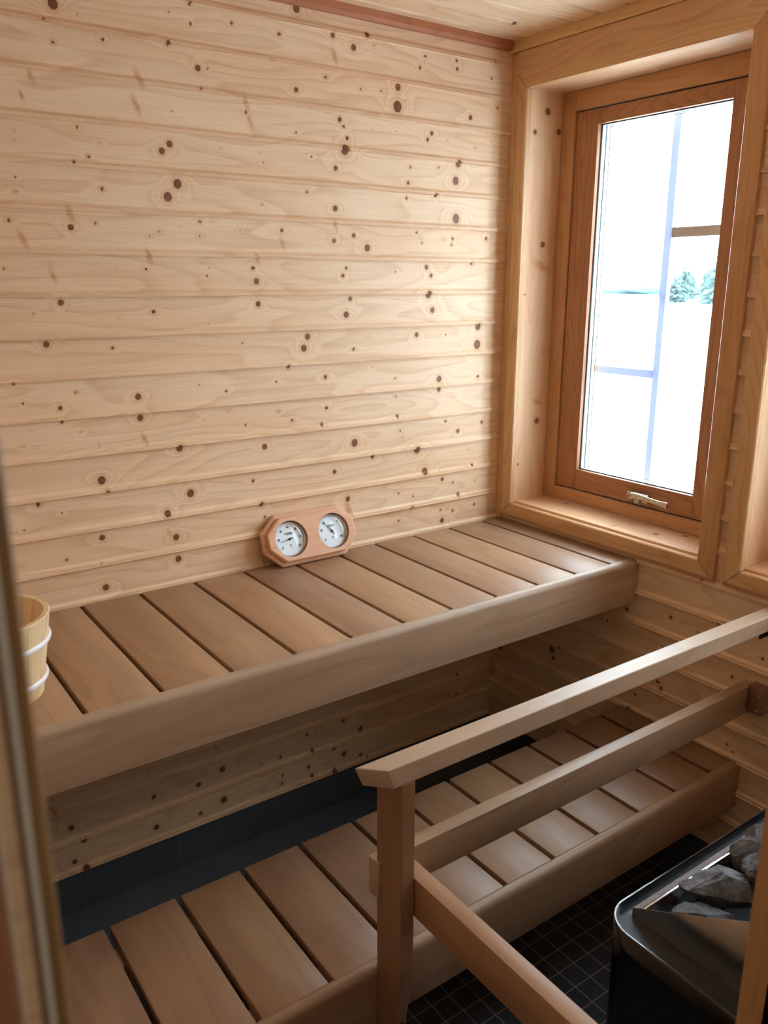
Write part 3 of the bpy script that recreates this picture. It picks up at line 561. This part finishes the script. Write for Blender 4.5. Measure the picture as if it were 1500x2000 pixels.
# ------------------------------------------------------------------ washroom behind the camera
mb=MB()
mb.box((-2.9,-3.7,0),(-2.8,-1.66,2.3)); mb.box((-.2,-3.7,0),(-.1,-1.661,2.3)); mb.box((-2.9,-3.8,0),(-.1,-3.7,2.3)); 
mb.box((-2.9,-1.661,0),(-2.06,-1.60,2.3)); 
o=mb.build('wall_washroom',WHITEW); tag(o,kind='structure')
mb=MB(); mb.box((-2.9,-3.8,2.25),(.0,-1.661,2.3)); o=mb.build('ceiling',WHITEW); tag(o,kind='structure')
mb=MB(); mb.box((-2.9,-3.8,-.05),(.0,-1.661,0)); o=mb.build('floor',FLOORT); tag(o,kind='structure')
lamp=empty('added_fill_lamp',(-1.30,-2.35,2.25),'added fill lamp, unseen, on the washroom ceiling behind the camera','lamp')  # fixture made up around the added doorway fill light
mb=MB(); mb.lathe([(.0005,-.001),(.165,-.001),(.170,-.009),(.165,-.012),(.155,-.012),(.155,-.006),(.0005,-.006)],(0,0,0),n=48,closed=True); o=mb.build('fill_lamp_base',HOOP); o.parent=lamp
DIFF,nt_,p_,_o=newmat('fill_lamp_glow'); p_.inputs['Base Color'].default_value=(.9,.88,.84,1); p_.inputs['Emission Color'].default_value=(1,.86,.70,1); p_.inputs['Emission Strength'].default_value=2.0
mb=MB(); mb.lathe([(.0005,-.0065),(.153,-.0065),(.153,-.011),(.0005,-.0115)],(0,0,0),n=48,closed=True); o=mb.build('fill_lamp_diffuser',DIFF); o.parent=lamp

# ------------------------------------------------------------------ benches
HU=.8236; HL=.3795
gU=[-.0894,-.2272,-.3667,-.5056,-.6452,-.7837,-.9224,-1.0603,-1.1991,-1.3397,-1.4799,-1.619,-1.758,-1.897]
gL=[-.0979,-.2379,-.3761,-.5149,-.6526,-.7911,-.9297,-1.0682,-1.2053,-1.3445,-1.4846,-1.624,-1.763,-1.902]
tU=[(.80,.78,.76),(.95,.93,.95),(1.06,1.03,1.0),(1.0,.95,.95),(.94,.90,.90),(1.08,1.04,.98),(.94,.90,.92),(1.06,1.0,.92),(.98,.94,.90),(.98,.92,.84),(1.06,1.02,.96),(1.05,1.0,.92),(1,1,1),(1,1,1),(1,1,1)]
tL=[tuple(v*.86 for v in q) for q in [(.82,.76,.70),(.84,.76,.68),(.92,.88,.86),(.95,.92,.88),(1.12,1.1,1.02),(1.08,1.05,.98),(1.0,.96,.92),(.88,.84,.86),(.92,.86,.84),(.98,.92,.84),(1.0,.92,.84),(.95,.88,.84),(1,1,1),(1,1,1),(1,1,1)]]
def bench(name,label,H,gaps,tints,yb,yf,zb,lx,beams):
    B=empty(name,((XL)/2,(yb+yf)/2,zb),label,'bench')
    edges=[lx]+gaps
    for i in range(len(edges)):
        gp=.0048 if H>.5 else .0058; x1=edges[i]-(gp if i else 0); x0=(edges[i+1]+gp) if i+1<len(edges) else XL+.003
        if x1-x0<.01: continue
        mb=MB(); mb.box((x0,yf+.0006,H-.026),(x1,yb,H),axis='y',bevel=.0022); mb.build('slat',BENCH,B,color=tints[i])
    t=.0218; yo=yf-t; r=.0175
    pr=[(yf,zb+.003),(yf,H+.0005),(yf-.003,H+.0022)]
    for k in range(0,7):
        a=math.radians(90*k/6); pr.append((yo+r-r*math.sin(a), H+.0025-r+r*math.cos(a)))
    for k in range(0,4):
        a=math.radians(90*k/3); pr.append((yo+.004-.004*math.cos(a), zb+.004-.004*math.sin(a)))
    mb=MB(); mb.prism(pr,XL+.003,lx,axis='x',smooth=True); mb.build('front_board',BENCH,B,color=(1.12,1.25,1.42) if H>.5 else (.90,.88,.88),sharp=25)  # upper board's cool tint stands in for window sheen
    for y in beams:
        mb=MB(); mb.box((XL+.004,y-.024,H-.026-.060),(lx-.001,y+.024,H-.0265),axis='x',bevel=.002); mb.build('support_beam',SPRUCE,B)
    return B
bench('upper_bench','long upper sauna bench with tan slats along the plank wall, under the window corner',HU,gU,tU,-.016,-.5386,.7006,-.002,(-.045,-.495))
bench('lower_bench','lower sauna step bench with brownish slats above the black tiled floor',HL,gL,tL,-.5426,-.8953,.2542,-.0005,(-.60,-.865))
mb=MB(); mb.prism([(-.0145,.190),(-.0360,.190),(-.0360,.250),(-.031,.2545),(-.0145,.2545)],-.93+.06,-.003,axis='y'); o=mb.build('support_batten',STAVE)
tag(o,'short pale wooden batten fixed low on the window wall beneath the upper bench','batten')
o.location=(.0142,0,0)

# ------------------------------------------------------------------ guard rail
RL=empty('guard_rail',(-1.111,-.95,.25),'wooden guard rail around the heater with sloping handrail and square post','railing')
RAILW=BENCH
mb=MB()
mb.hexa([(-1.175,-.950,.786),(-1.140,-.987,.786),(0,-.987,.786),(0,-.950,.786),(-1.190,-.950,.823),(-1.152,-.987,.823),(0,-.987,.823),(0,-.950,.823)],bevel=.0018); mb.build('handrail',RAILW,RL,color=(1.28,1.50,1.82))  # pale blue tint puts the window's sheen into the wood colour
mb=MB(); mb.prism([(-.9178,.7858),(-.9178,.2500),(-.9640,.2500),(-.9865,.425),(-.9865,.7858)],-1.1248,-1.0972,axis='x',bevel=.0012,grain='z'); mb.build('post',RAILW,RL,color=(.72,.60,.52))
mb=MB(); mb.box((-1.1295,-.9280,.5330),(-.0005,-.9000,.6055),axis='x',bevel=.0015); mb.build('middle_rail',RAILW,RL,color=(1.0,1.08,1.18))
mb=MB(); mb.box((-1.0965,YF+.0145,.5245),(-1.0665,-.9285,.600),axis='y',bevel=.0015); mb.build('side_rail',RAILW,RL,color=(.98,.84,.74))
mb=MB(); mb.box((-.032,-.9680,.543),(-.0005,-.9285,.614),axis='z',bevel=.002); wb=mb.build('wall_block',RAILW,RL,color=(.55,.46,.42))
for zz in (.555,.592):
    mb=MB(); bmx=bmesh.new(); bmesh.ops.create_uvsphere(bmx,u_segments=12,v_segments=8,radius=.0032); 
    for v in bmx.verts: v.co=Vector((v.co.x*.4-.0325,v.co.y-.957,v.co.z+zz))
    mb.bmadd(bmx,smooth=True); s_=mb.build('screw',METAL); s_.parent=wb
mb=MB(); mb.box((-.045,-.975,.7825),(-.0005,-.945,.7860),bevel=.0008); mb.box((-.0040,-.975,.730),(-.0005,-.945,.7860),bevel=.0008); mb.box((-.045,-.948,.742),(-.0005,-.945,.7860),bevel=.0008); mb.build('rail_bracket',DARKM,RL)
for (zz) in (.292,.262):
    mb=MB(); bmx=bmesh.new(); bmesh.ops.create_uvsphere(bmx,u_segments=12,v_segments=8,radius=.0042)
    for v in bmx.verts: v.co=Vector((v.co.x-1.108,v.co.y*.35-(.9640+(.9865-.9640)*(zz-.25)/.175)-.0004,v.co.z+zz))
    mb.bmadd(bmx,smooth=True); mb.build('screw',DARKM,RL)

# ------------------------------------------------------------------ bucket
bc=(-1.601,-.372,HU)
BK=empty('sauna_bucket',bc,'round pale wooden bucket with white hoops at the left end of the upper bench','bucket')
mb=MB(); ns=18; h=.156; rt=.114; rb=.090; th=.011
def rad(z): return rb+(rt-rb)*z/h
for i in range(ns):
    V=[];sub=4
    for k in range(sub+1):
        a=2*math.pi*(i+ (k/sub)*.985+.0075)/ns
        for (rr,zz) in ((rad(0),.001),(rad(h),h-.002),(rad(h)-.002,h),(rad(h)-th+.001,h),(rad(h)-th,h-.002),(rad(0)-th,.001)):
            V.append((rr*math.cos(a),rr*math.sin(a),zz))
    F=[]
    for k in range(sub):
        for j in range(6): F.append((k*6+j,(k+1)*6+j,(k+1)*6+(j+1)%6,k*6+(j+1)%6))
    F+=[tuple(range(6)),tuple(range(sub*6,sub*6+6))]
    mb.add(V,F,axis='z')
o=mb.build('bucket_wall',STAVE); o.parent=BK
mb=MB(); mb.lathe([(.0005,.014),(rb-th+.0012,.014),(rb-th,.022),(.0005,.022)],(0,0,0),n=40,closed=True); o=mb.build('bucket_bottom',STAVE); o.parent=BK
for zc in (.033,.107):
    mb=MB(); r0=rad(zc)+.0025; pts=[(r0+.0035*math.cos(t*math.pi/5), zc+.0055*math.sin(t*math.pi/5)) for t in range(10)]
    mb.lathe(pts,(0,0,0),n=56,closed=True); o=mb.build('hoop',HOOP); o.parent=BK

# ------------------------------------------------------------------ thermometer and hygrometer
TH=empty('thermometer_hygrometer',(-.728,-.052,HU),'octagonal wooden sauna thermometer and hygrometer with two white dials leaning on the plank wall','thermometer')
tilt=math.radians(20.5)
TH.rotation_euler=(-tilt,0,0)
# local: x across, -y front, z up ; back face at y=0
def octo(w,h_,c,z0=0):
    return [(-w/2+c,z0),(w/2-c,z0),(w/2,z0+c*.95),(w/2,z0+h_-c*.95),(w/2-c,z0+h_),(-w/2+c,z0+h_),(-w/2,z0+h_-c*.95),(-w/2,z0+c*.95)]
def plate(mb,ob,inb,holes,y0,y1,ych,mi=0):
    """octagonal plate from y0 (back) to y1 (front) with round holes; outline ob at back, inb at front"""
    cu=bpy.data.curves.new('t','CURVE'); cu.dimensions='2D'; cu.fill_mode='BOTH'
    sp=cu.splines.new('POLY'); sp.points.add(len(inb)-1)
    for i,p_ in enumerate(inb): sp.points[i].co=(p_[0],p_[1],0,1)
    sp.use_cyclic_u=True
    for (cx,cz,r) in holes:
        sp=cu.splines.new('POLY'); n=64; sp.points.add(n-1)
        for i in range(n): sp.points[i].co=(cx+r*math.cos(2*math.pi*i/n),cz+r*math.sin(2*math.pi*i/n),0,1)
        sp.use_cyclic_u=True
    to=bpy.data.objects.new('t',cu); me=bpy.data.meshes.new_from_object(to)
    V=[(v.co.x,y1,v.co.y) for v in me.vertices]; F=[tuple(p_.vertices) for p_ in me.polygons]
    mb.add(V,F,axis='x'); bpy.data.objects.remove(to); bpy.data.meshes.remove(me); bpy.data.curves.remove(cu)
    n=len(ob)
    rows=[[(p_[0],y0,p_[1]) for p_ in ob],[(p_[0],ych,p_[1]) for p_ in ob],[(p_[0],y1,p_[1]) for p_ in inb]]
    V=sum(rows,[]); F=[]
    for r_ in range(2):
        for i in range(n): F.append((r_*n+i,r_*n+(i+1)%n,(r_+1)*n+(i+1)%n,(r_+1)*n+i))
    F.append(tuple(range(n))); mb.add(V,F,axis='x')
    for (cx,cz,r) in holes:
        n=64; V=[];F=[]
        for i in range(n):
            a=2*math.pi*i/n; V+=[(cx+r*math.cos(a),y1,cz+r*math.sin(a)),(cx+r*math.cos(a),y0+.002,cz+r*math.sin(a))]
        for i in range(n): F.append((2*i,2*((i+1)%n),2*((i+1)%n)+1,2*i+1))
        mb.add(V,F,axis='z')
Wt,Ht=.288,.140; cxs=.066; cz=Ht/2; Rr_=.0485
mb=MB(); plate(mb,octo(Wt,Ht,.046),octo(Wt-.008,Ht-.008,.044,.004),[],0,-.012,-.009)
plate(mb,octo(Wt-.020,Ht-.020,.042,.010),octo(Wt-.026,Ht-.026,.041,.013),[(-cxs,cz,Rr_),(cxs,cz,Rr_)],-.011,-.026,-.023)
o=mb.build('wooden_case',GAUGEW,sharp=20); o.parent=TH
def rotlathe(name,prof,cx,cz_,m,parent,n=64):
    b=MB(); V=[];F=[];k=len(prof)
    for i in range(n):
        a=2*math.pi*i/n
        for r,y in prof: V.append((cx+r*math.cos(a),y,cz_+r*math.sin(a)))
    for i in range(n):
        for j in range(k-1): F.append((i*k+j,((i+1)%n)*k+j,((i+1)%n)*k+j+1,i*k+j+1))
    b.add(V,F,smooth=True); o=b.build(name,m); o.parent=parent; return o
def textmesh(parts):
    b=MB()
    for (s,x,z,size,y) in parts:
        cu=bpy.data.curves.new('t','FONT'); cu.body=s; cu.size=size; cu.align_x='CENTER'; cu.align_y='CENTER'; cu.extrude=0
        cu.offset=size*.03
        to=bpy.data.objects.new('t',cu); me=bpy.data.meshes.new_from_object(to)
        V=[(x+v.co.x*.82,y,z+v.co.y) for v in me.vertices]; F=[tuple(p_.vertices) for p_ in me.polygons]
        b.add(V,F); bpy.data.objects.remove(to); bpy.data.meshes.remove(me); bpy.data.curves.remove(cu)
    return b
for side,cx in ((0,-cxs),(1,cxs)):
    d=rotlathe('dial',[(.0001,-.0136),(.0440,-.0136),(.0445,-.0128)],cx,cz,DIAL,TH)
    rotlathe('bezel',[(.0440,-.0130),(.0440,-.0158),(.0458,-.0175),(.0478,-.0158),(.0482,-.0125)],cx,cz,SILVER,TH)
    rotlathe('dial_glass',[(.0440,-.0160),(.038,-.0185),(.028,-.0210),(.014,-.0225),(.0001,-.0230)],cx,cz,GLASS,TH)
    R_=.0325; yy=-.0140
    if side==0:
        vals=[('0',-135),('20',-97),('40',-59),('60',-20),('80',18),('100',56+34),('120',135)]
        vals=[(str(v),-130+v*260/120) for v in (0,20,40,60,80,100,120)]
        parts=[(s,cx+R_*math.sin(math.radians(a)),cz+R_*math.cos(math.radians(a)),.0092,yy) for s,a in vals]
        parts+=[('THERMO',cx,cz+.0145,.0082,yy),('°C',cx,cz-.018,.0085,yy)]; na=-130+14*260/120
    else:
        vals=[(str(v),-130+v*260/100) for v in (0,25,50,75,100)]
        vals=[('0',-130),('25',-80),('50',-40),('75',45),('100',125)]
        parts=[(s,cx+R_*math.sin(math.radians(a)),cz+R_*math.cos(math.radians(a)),.0092,yy) for s,a in vals]
        parts+=[('HYGRO',cx,cz+.0145,.0082,yy),('%',cx,cz-.018,.0085,yy)]; na=-38
    b=textmesh(parts)
    for t in range(0,53):
        a=math.radians(-130+t*5); l=.0045 if t%10==0 else .0025
        r0,r1=.0422-l,.0422; wv=.00035; u=Vector((math.sin(a),0,math.cos(a))); v=Vector((math.cos(a),0,-math.sin(a)))
        c0=Vector((cx,yy,cz)); b.add([tuple(c0+u*r0-v*wv),tuple(c0+u*r0+v*wv),tuple(c0+u*r1+v*wv),tuple(c0+u*r1-v*wv)],[(0,1,2,3)])
    o=b.build('dial_marks',INK); o.parent=d
    b=MB(); a=math.radians(na); u=Vector((math.sin(a),0,math.cos(a))); v=Vector((math.cos(a),0,-math.sin(a))); c0=Vector((cx,-.0160,cz))
    def pr_(r,w_,y=0): return [tuple(c0+u*r+v*w_+Vector((0,y,0))),tuple(c0+u*r-v*w_+Vector((0,y,0)))]
    ring_=[(-.0115,.0002),(-.0105,.0018),(-.004,.0010),(0,.0034),(.0045,.0010),(.012,.0009),(.031,.0003)]
    V=[];F=[]
    for r,w_ in ring_: V+=pr_(r,w_)+pr_(r,w_,.0006)
    for i in range(len(ring_)-1):
        q=i*4; F+=[(q,q+4,q+5,q+1),(q+2,q+3,q+7,q+6),(q,q+2,q+6,q+4),(q+1,q+5,q+7,q+3)]
    b.add(V,F); o=b.build('needle',INK); o.parent=d
    rotlathe('needle_hub',[(.0034,-.0135),(.0034,-.0170),(.0001,-.0174)],cx,cz,INK,d,20)

# ------------------------------------------------------------------ heater
HX0,HX1,HY0,HY1,HB,HT=-.957,-.452,-1.555,-1.2525,.17,.65
HE=empty('sauna_heater',((HX0+HX1)/2,(HY0+HY1)/2,HB),'black rounded sauna heater filled with grey stones behind the guard rail','heater')
def outline(x0,x1,y0,y1,r,n=10,flare=0):
    pts=[(x0-flare,y0)]
    for k in range(n+1):
        a=math.pi-math.pi/2*k/n; pts.append((x0+r+r*math.cos(a)-flare*(1 if k<n else 0)*0, y1-r+r*math.sin(a)))
    for k in range(n+1):
        a=math.pi/2-math.pi/2*k/n; pts.append((x1-r+r*math.cos(a), y1-r+r*math.sin(a)))
    pts.append((x1,y0)); return pts
def loft(mb,rings,close=True,cap=False,smooth=True,mi=0):
    n=len(rings[0]); V=sum([list(r) for r in rings],[]); F=[]
    for i in range(len(rings)-1):
        for k in range(n if close else n-1):
            F.append((i*n+k,i*n+(k+1)%n,(i+1)*n+(k+1)%n,(i+1)*n+k))
    if cap: F.append(tuple(range(n)))
    mb.add(V,F,smooth=smooth,mi=mi)
R0=.052
def rz(o,z): return [(x,y,z) for x,y in o]
mb=MB()
out0=outline(HX0+.012,HX1-.012,HY0,HY1-.012,R0-.010)
out1=outline(HX0,HX1,HY0,HY1,R0)
in1=outline(HX0+.004,HX1-.004,HY0+.0001,HY1-.004,R0-.004)
loft(mb,[rz(out0,HB),rz(outline(HX0+.004,HX1-.004,HY0,HY1-.004,R0-.004),HB+.03),rz(outline(HX0+.002,HX1-.002,HY0,HY1-.002,R0-.002),HT-.05),rz(out1,HT-.002),rz(outline(HX0+.001,HX1-.001,HY0,HY1-.001,R0-.001),HT),rz(outline(HX0+.003,HX1-.003,HY0,HY1-.003,R0-.003),HT),rz(in1,HT-.002),rz(in1,HT-.013)],cap=True)
mb.build('heater_shell',BLACKG,HE,sharp=50)
BX0,BX1,BY1=-.9077,-.502,-1.2745
# dark top ledge between shell and stone basket
mb=MB(); inn=outline(BX0,BX1,HY0+.0001,BY1,.001)
loft(mb,[rz(in1,HT-.0125),rz(inn,HT-.010)],smooth=False); mb.build('top_ledge',BLACKM,HE)
# basket: front strip, sloping side plates, inner dark box
mb=MB()
mb.box((BX0+.0017,BY1-.0085,HT-.016),(BX1-.0017,BY1,HT+.001),axis='x'); mb.build('basket_edge_strip',WORN,HE)
mb=MB(); mb.box((BX0+.003,BY1-.0120,HT-.05),(BX1-.003,BY1-.0087,HT+.0005),axis='x',bevel=.0006); mb.build('bright_edge',STEEL,HE)
yb=HY0+.001; zt=HT+.158
for X in (BX0,BX1-.0015):
    mb=MB(); prf=[(BY1,HT-.016),(BY1,HT+.0015),(-1.3533,.696),(-1.4059,.7263),(-1.4606,.7596),(yb,.812),(yb,HT-.016)]
    mb.prism(prf,X,X+.0015,axis='x'); mb.build('side_plate',STEEL,HE)
mb=MB(); mb.box((BX0,yb,HT-.016),(BX1,yb+.0015,.812)); mb.build('back_plate',BLACKM,HE)
mb=MB()
mb.box((BX0+.0016,yb+.0016,HT-.115),(BX1-.0016,BY1-.0125,HT-.11)); mb.build('basket_floor',DARKF,HE)

def stone(name,label,c,size,rot,seed,tint=(1,1,1),cat='stone',flat=0.0):
    rs=np.random.default_rng(seed); bm=bmesh.new()
    for _ in range(26):
        v=rs.normal(size=3); v/=np.linalg.norm(v); v*=rs.uniform(.82,1.0); bm.verts.new(tuple(v))
    r=bmesh.ops.convex_hull(bm,input=bm.verts); 
    bmesh.ops.delete(bm,geom=[g for g in r['geom_interior'] if isinstance(g,bmesh.types.BMVert)],context='VERTS')
    bmesh.ops.bevel(bm,geom=bm.edges[:],offset=.05,segments=2,profile=.6,affect='EDGES',clamp_overlap=True)
    bmesh.ops.triangulate(bm,faces=bm.faces)
    bmesh.ops.subdivide_edges(bm,edges=bm.edges[:],cuts=2,use_grid_fill=True)
    from mathutils import noise as mn
    off=Vector(rs.uniform(0,50,3))
    for v in bm.verts:
        d=mn.fractal(v.co*2.2+off,.6,2.0,5)*.10+mn.noise(v.co*9+off)*.025
        v.co=v.co*(1+d)
    Rm=Matrix.Rotation(rot[2],3,'Z')@Matrix.Rotation(rot[1],3,'Y')@Matrix.Rotation(rot[0],3,'X')
    for v in bm.verts: v.co=Rm@Vector((v.co.x*size[0],v.co.y*size[1],v.co.z*size[2]))
    mb=MB(); mb.bmadd(bm,smooth=True); o=mb.build(name,STONE,color=tint,sharp=24); o.location=c
    tag(o,label,cat,'sauna stones in the heater'); return o
st=[
 ('large sauna stone with a pale grey top in the middle of the heater',(-.778,-1.338,.668),(.072,.036,.027),(.25,.10,-.55),3,(.95,1.0,1.05)),
 ('rough speckled stone lying behind the steel side plate at the front corner',(-.842,-1.356,.655),(.062,.026,.022),(.3,.20,-.66),5,(.72,.71,.74)),
 ('dark round brown stone near the bright far edge of the heater',(-.690,-1.325,.678),(.034,.032,.034),(.4,.1,.3),8,(.62,.56,.52)),
 ('small dark stone at the far right end of the heater stones',(-.625,-1.302,.668),(.036,.022,.022),(.1,.2,.1),12,(.7,.66,.62)),
 ('light grey stone wedged behind the large pale topped stone',(-.722,-1.370,.686),(.045,.032,.026),(.3,-.2,1.0),14,(.85,.88,.93)),
 ('bluish chipped stone tucked low beside the side plate',(-.822,-1.425,.680),(.034,.026,.024),(1.1,.2,.5),21,(.85,.9,1.0)),
 ('tilted flat stone leaning on the back plate of the heater',(-.76,-1.47,.705),(.05,.03,.026),(.7,.3,-.3),23,(.8,.8,.8)),
 ('brownish stone deep at the back left of the heater',(-.855,-1.505,.695),(.036,.034,.030),(.2,.5,.8),27,(.8,.75,.7)),
 ('grey block shaped stone at the middle right of the heater',(-.645,-1.40,.690),(.045,.038,.032),(.5,.2,1.4),31,(.8,.8,.85)),
 ('long grey stone along the right side plate of the heater',(-.555,-1.38,.685),(.030,.060,.028),(.1,.1,.2),34,(.95,.95,1.0)),
 ('mottled stone in the back middle of the heater',(-.655,-1.50,.700),(.045,.035,.035),(.4,.1,.6),37,(.9,.9,.92)),
 ('dusty stone in the back right corner of the heater',(-.560,-1.49,.695),(.036,.040,.032),(.3,.6,.1),41,(.95,.92,.9)),
]
for L_,c,sz,rt_,sd_,tn in st: stone('sauna_stone',L_,c,sz,rt_,sd_,tn)
# lower layer of stones that fills the basket
low=[(-.866,-1.323),(-.792,-1.323),(-.86,-1.39),(-.78,-1.40),(-.70,-1.38),(-.62,-1.35),(-.545,-1.323),(-.86,-1.46),(-.70,-1.47),(-.59,-1.45)]
lowlab=['dark stone at the bottom of the heater corner, under the rough speckled stone','dark bottom stone beneath the large pale topped stone','dark bottom stone against the left steel plate behind the speckled stone','dark bottom stone below the light grey wedged stone','dark bottom stone in the very middle of the heater basket','dark bottom stone below the grey block shaped stone','dark bottom stone in the far right front corner of the heater','dark bottom stone beneath the brownish back left stone','dark bottom stone beneath the mottled back stone','dark bottom stone beneath the dusty back right stone']
for i,(x,y) in enumerate(low):
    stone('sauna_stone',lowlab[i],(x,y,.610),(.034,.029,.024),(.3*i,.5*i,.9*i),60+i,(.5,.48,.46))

# ------------------------------------------------------------------ outside
mb=MB(); mb.box((.6,-60,-.55),(160,160,-.50)); o=mb.build('trim_5',SNOW); o.name='pale_ground'; tag(o,kind='structure')
def spruce(x,y,h,wd,sd,label):
    T=empty('spruce_tree',(x,y,-.5),label,'tree','spruce trees across the open ground')
    r_=random.Random(sd)
    b=MB(); b.lathe([(wd*.09,0),(wd*.05,h*.5),(.01,h*.97)],(0,0,0),n=8); o=b.build('trunk',BARK); o.parent=T
    b=MB(); n=int(h*7)
    for i in range(n):
        t=(i+.5)/n; z=h*(.06+.94*t); R=wd*(1-t)**.85*(.75+.5*r_.random())+.05; m=9
        for k in range(m):
            if r_.random()<.15: continue
            a=2*math.pi*(k+r_.random())/m; l=R*(.6+.6*r_.random()); dz=-l*.35
            c=Vector((math.cos(a),math.sin(a),0)); s_=Vector((-math.sin(a),math.cos(a),0)); ww=l*.28
            top=Vector((0,0,z)); tip=c*l+Vector((0,0,z+dz)); mid=c*l*.55+Vector((0,0,z+dz*.35))
            V=[top,mid+s_*ww,tip,mid-s_*ww,mid-Vector((0,0,ww*.8))]
            b.add([tuple(v) for v in V],[(0,1,2),(0,2,3),(0,4,1),(0,3,4),(1,4,2),(3,2,4)])
    o=b.build('foliage',LEAF); o.parent=T; return T
spruce(84,58.8,7.0,1.0,1,'tall slim spruce just right of the upright glazing bar, seen through the window')
spruce(92,63.5,5.6,.9,2,'shorter narrow spruce beside the slim tall one, seen through the window')
spruce(97,64.8,7.2,.9,3,'lone thin spruce in the gap at the middle right of the window view')
spruce(78,50.1,8.0,2.0,4,'broad dark spruce at the right edge of the window view')
spruce(90,56.3,11.0,2.0,5,'tallest spruce mostly hidden behind the right casing of the window')
spruce(80,57.1,3.6,1.6,6,'low bushy spruce close beside the upright glazing bar of the window')
mb=MB()
r_=random.Random(4); V=[];F=[]
n=60
for i in range(n+1):
    t=i/n; x=140; y=70+ (140-70)*t; hh=4.2+2.2*math.sin(i*.5)+1.2*math.sin(i*1.7)
    V+=[(x,y,-.5),(x-6,y,hh*.6-.5),(x,y,hh-.2),(x+8,y,-.5)]
for i in range(n):
    for j in range(3): F.append((i*4+j,(i+1)*4+j,(i+1)*4+j+1,i*4+j+1))
mb.add(V,F); o=mb.build('distant_treeline',plain('hazy_blue_green_forest',(150,176,180),.95,var=.2,vs=.3)); tag(o,'hazy blue green forest edge on the horizon beyond the window','forest',kind='stuff')
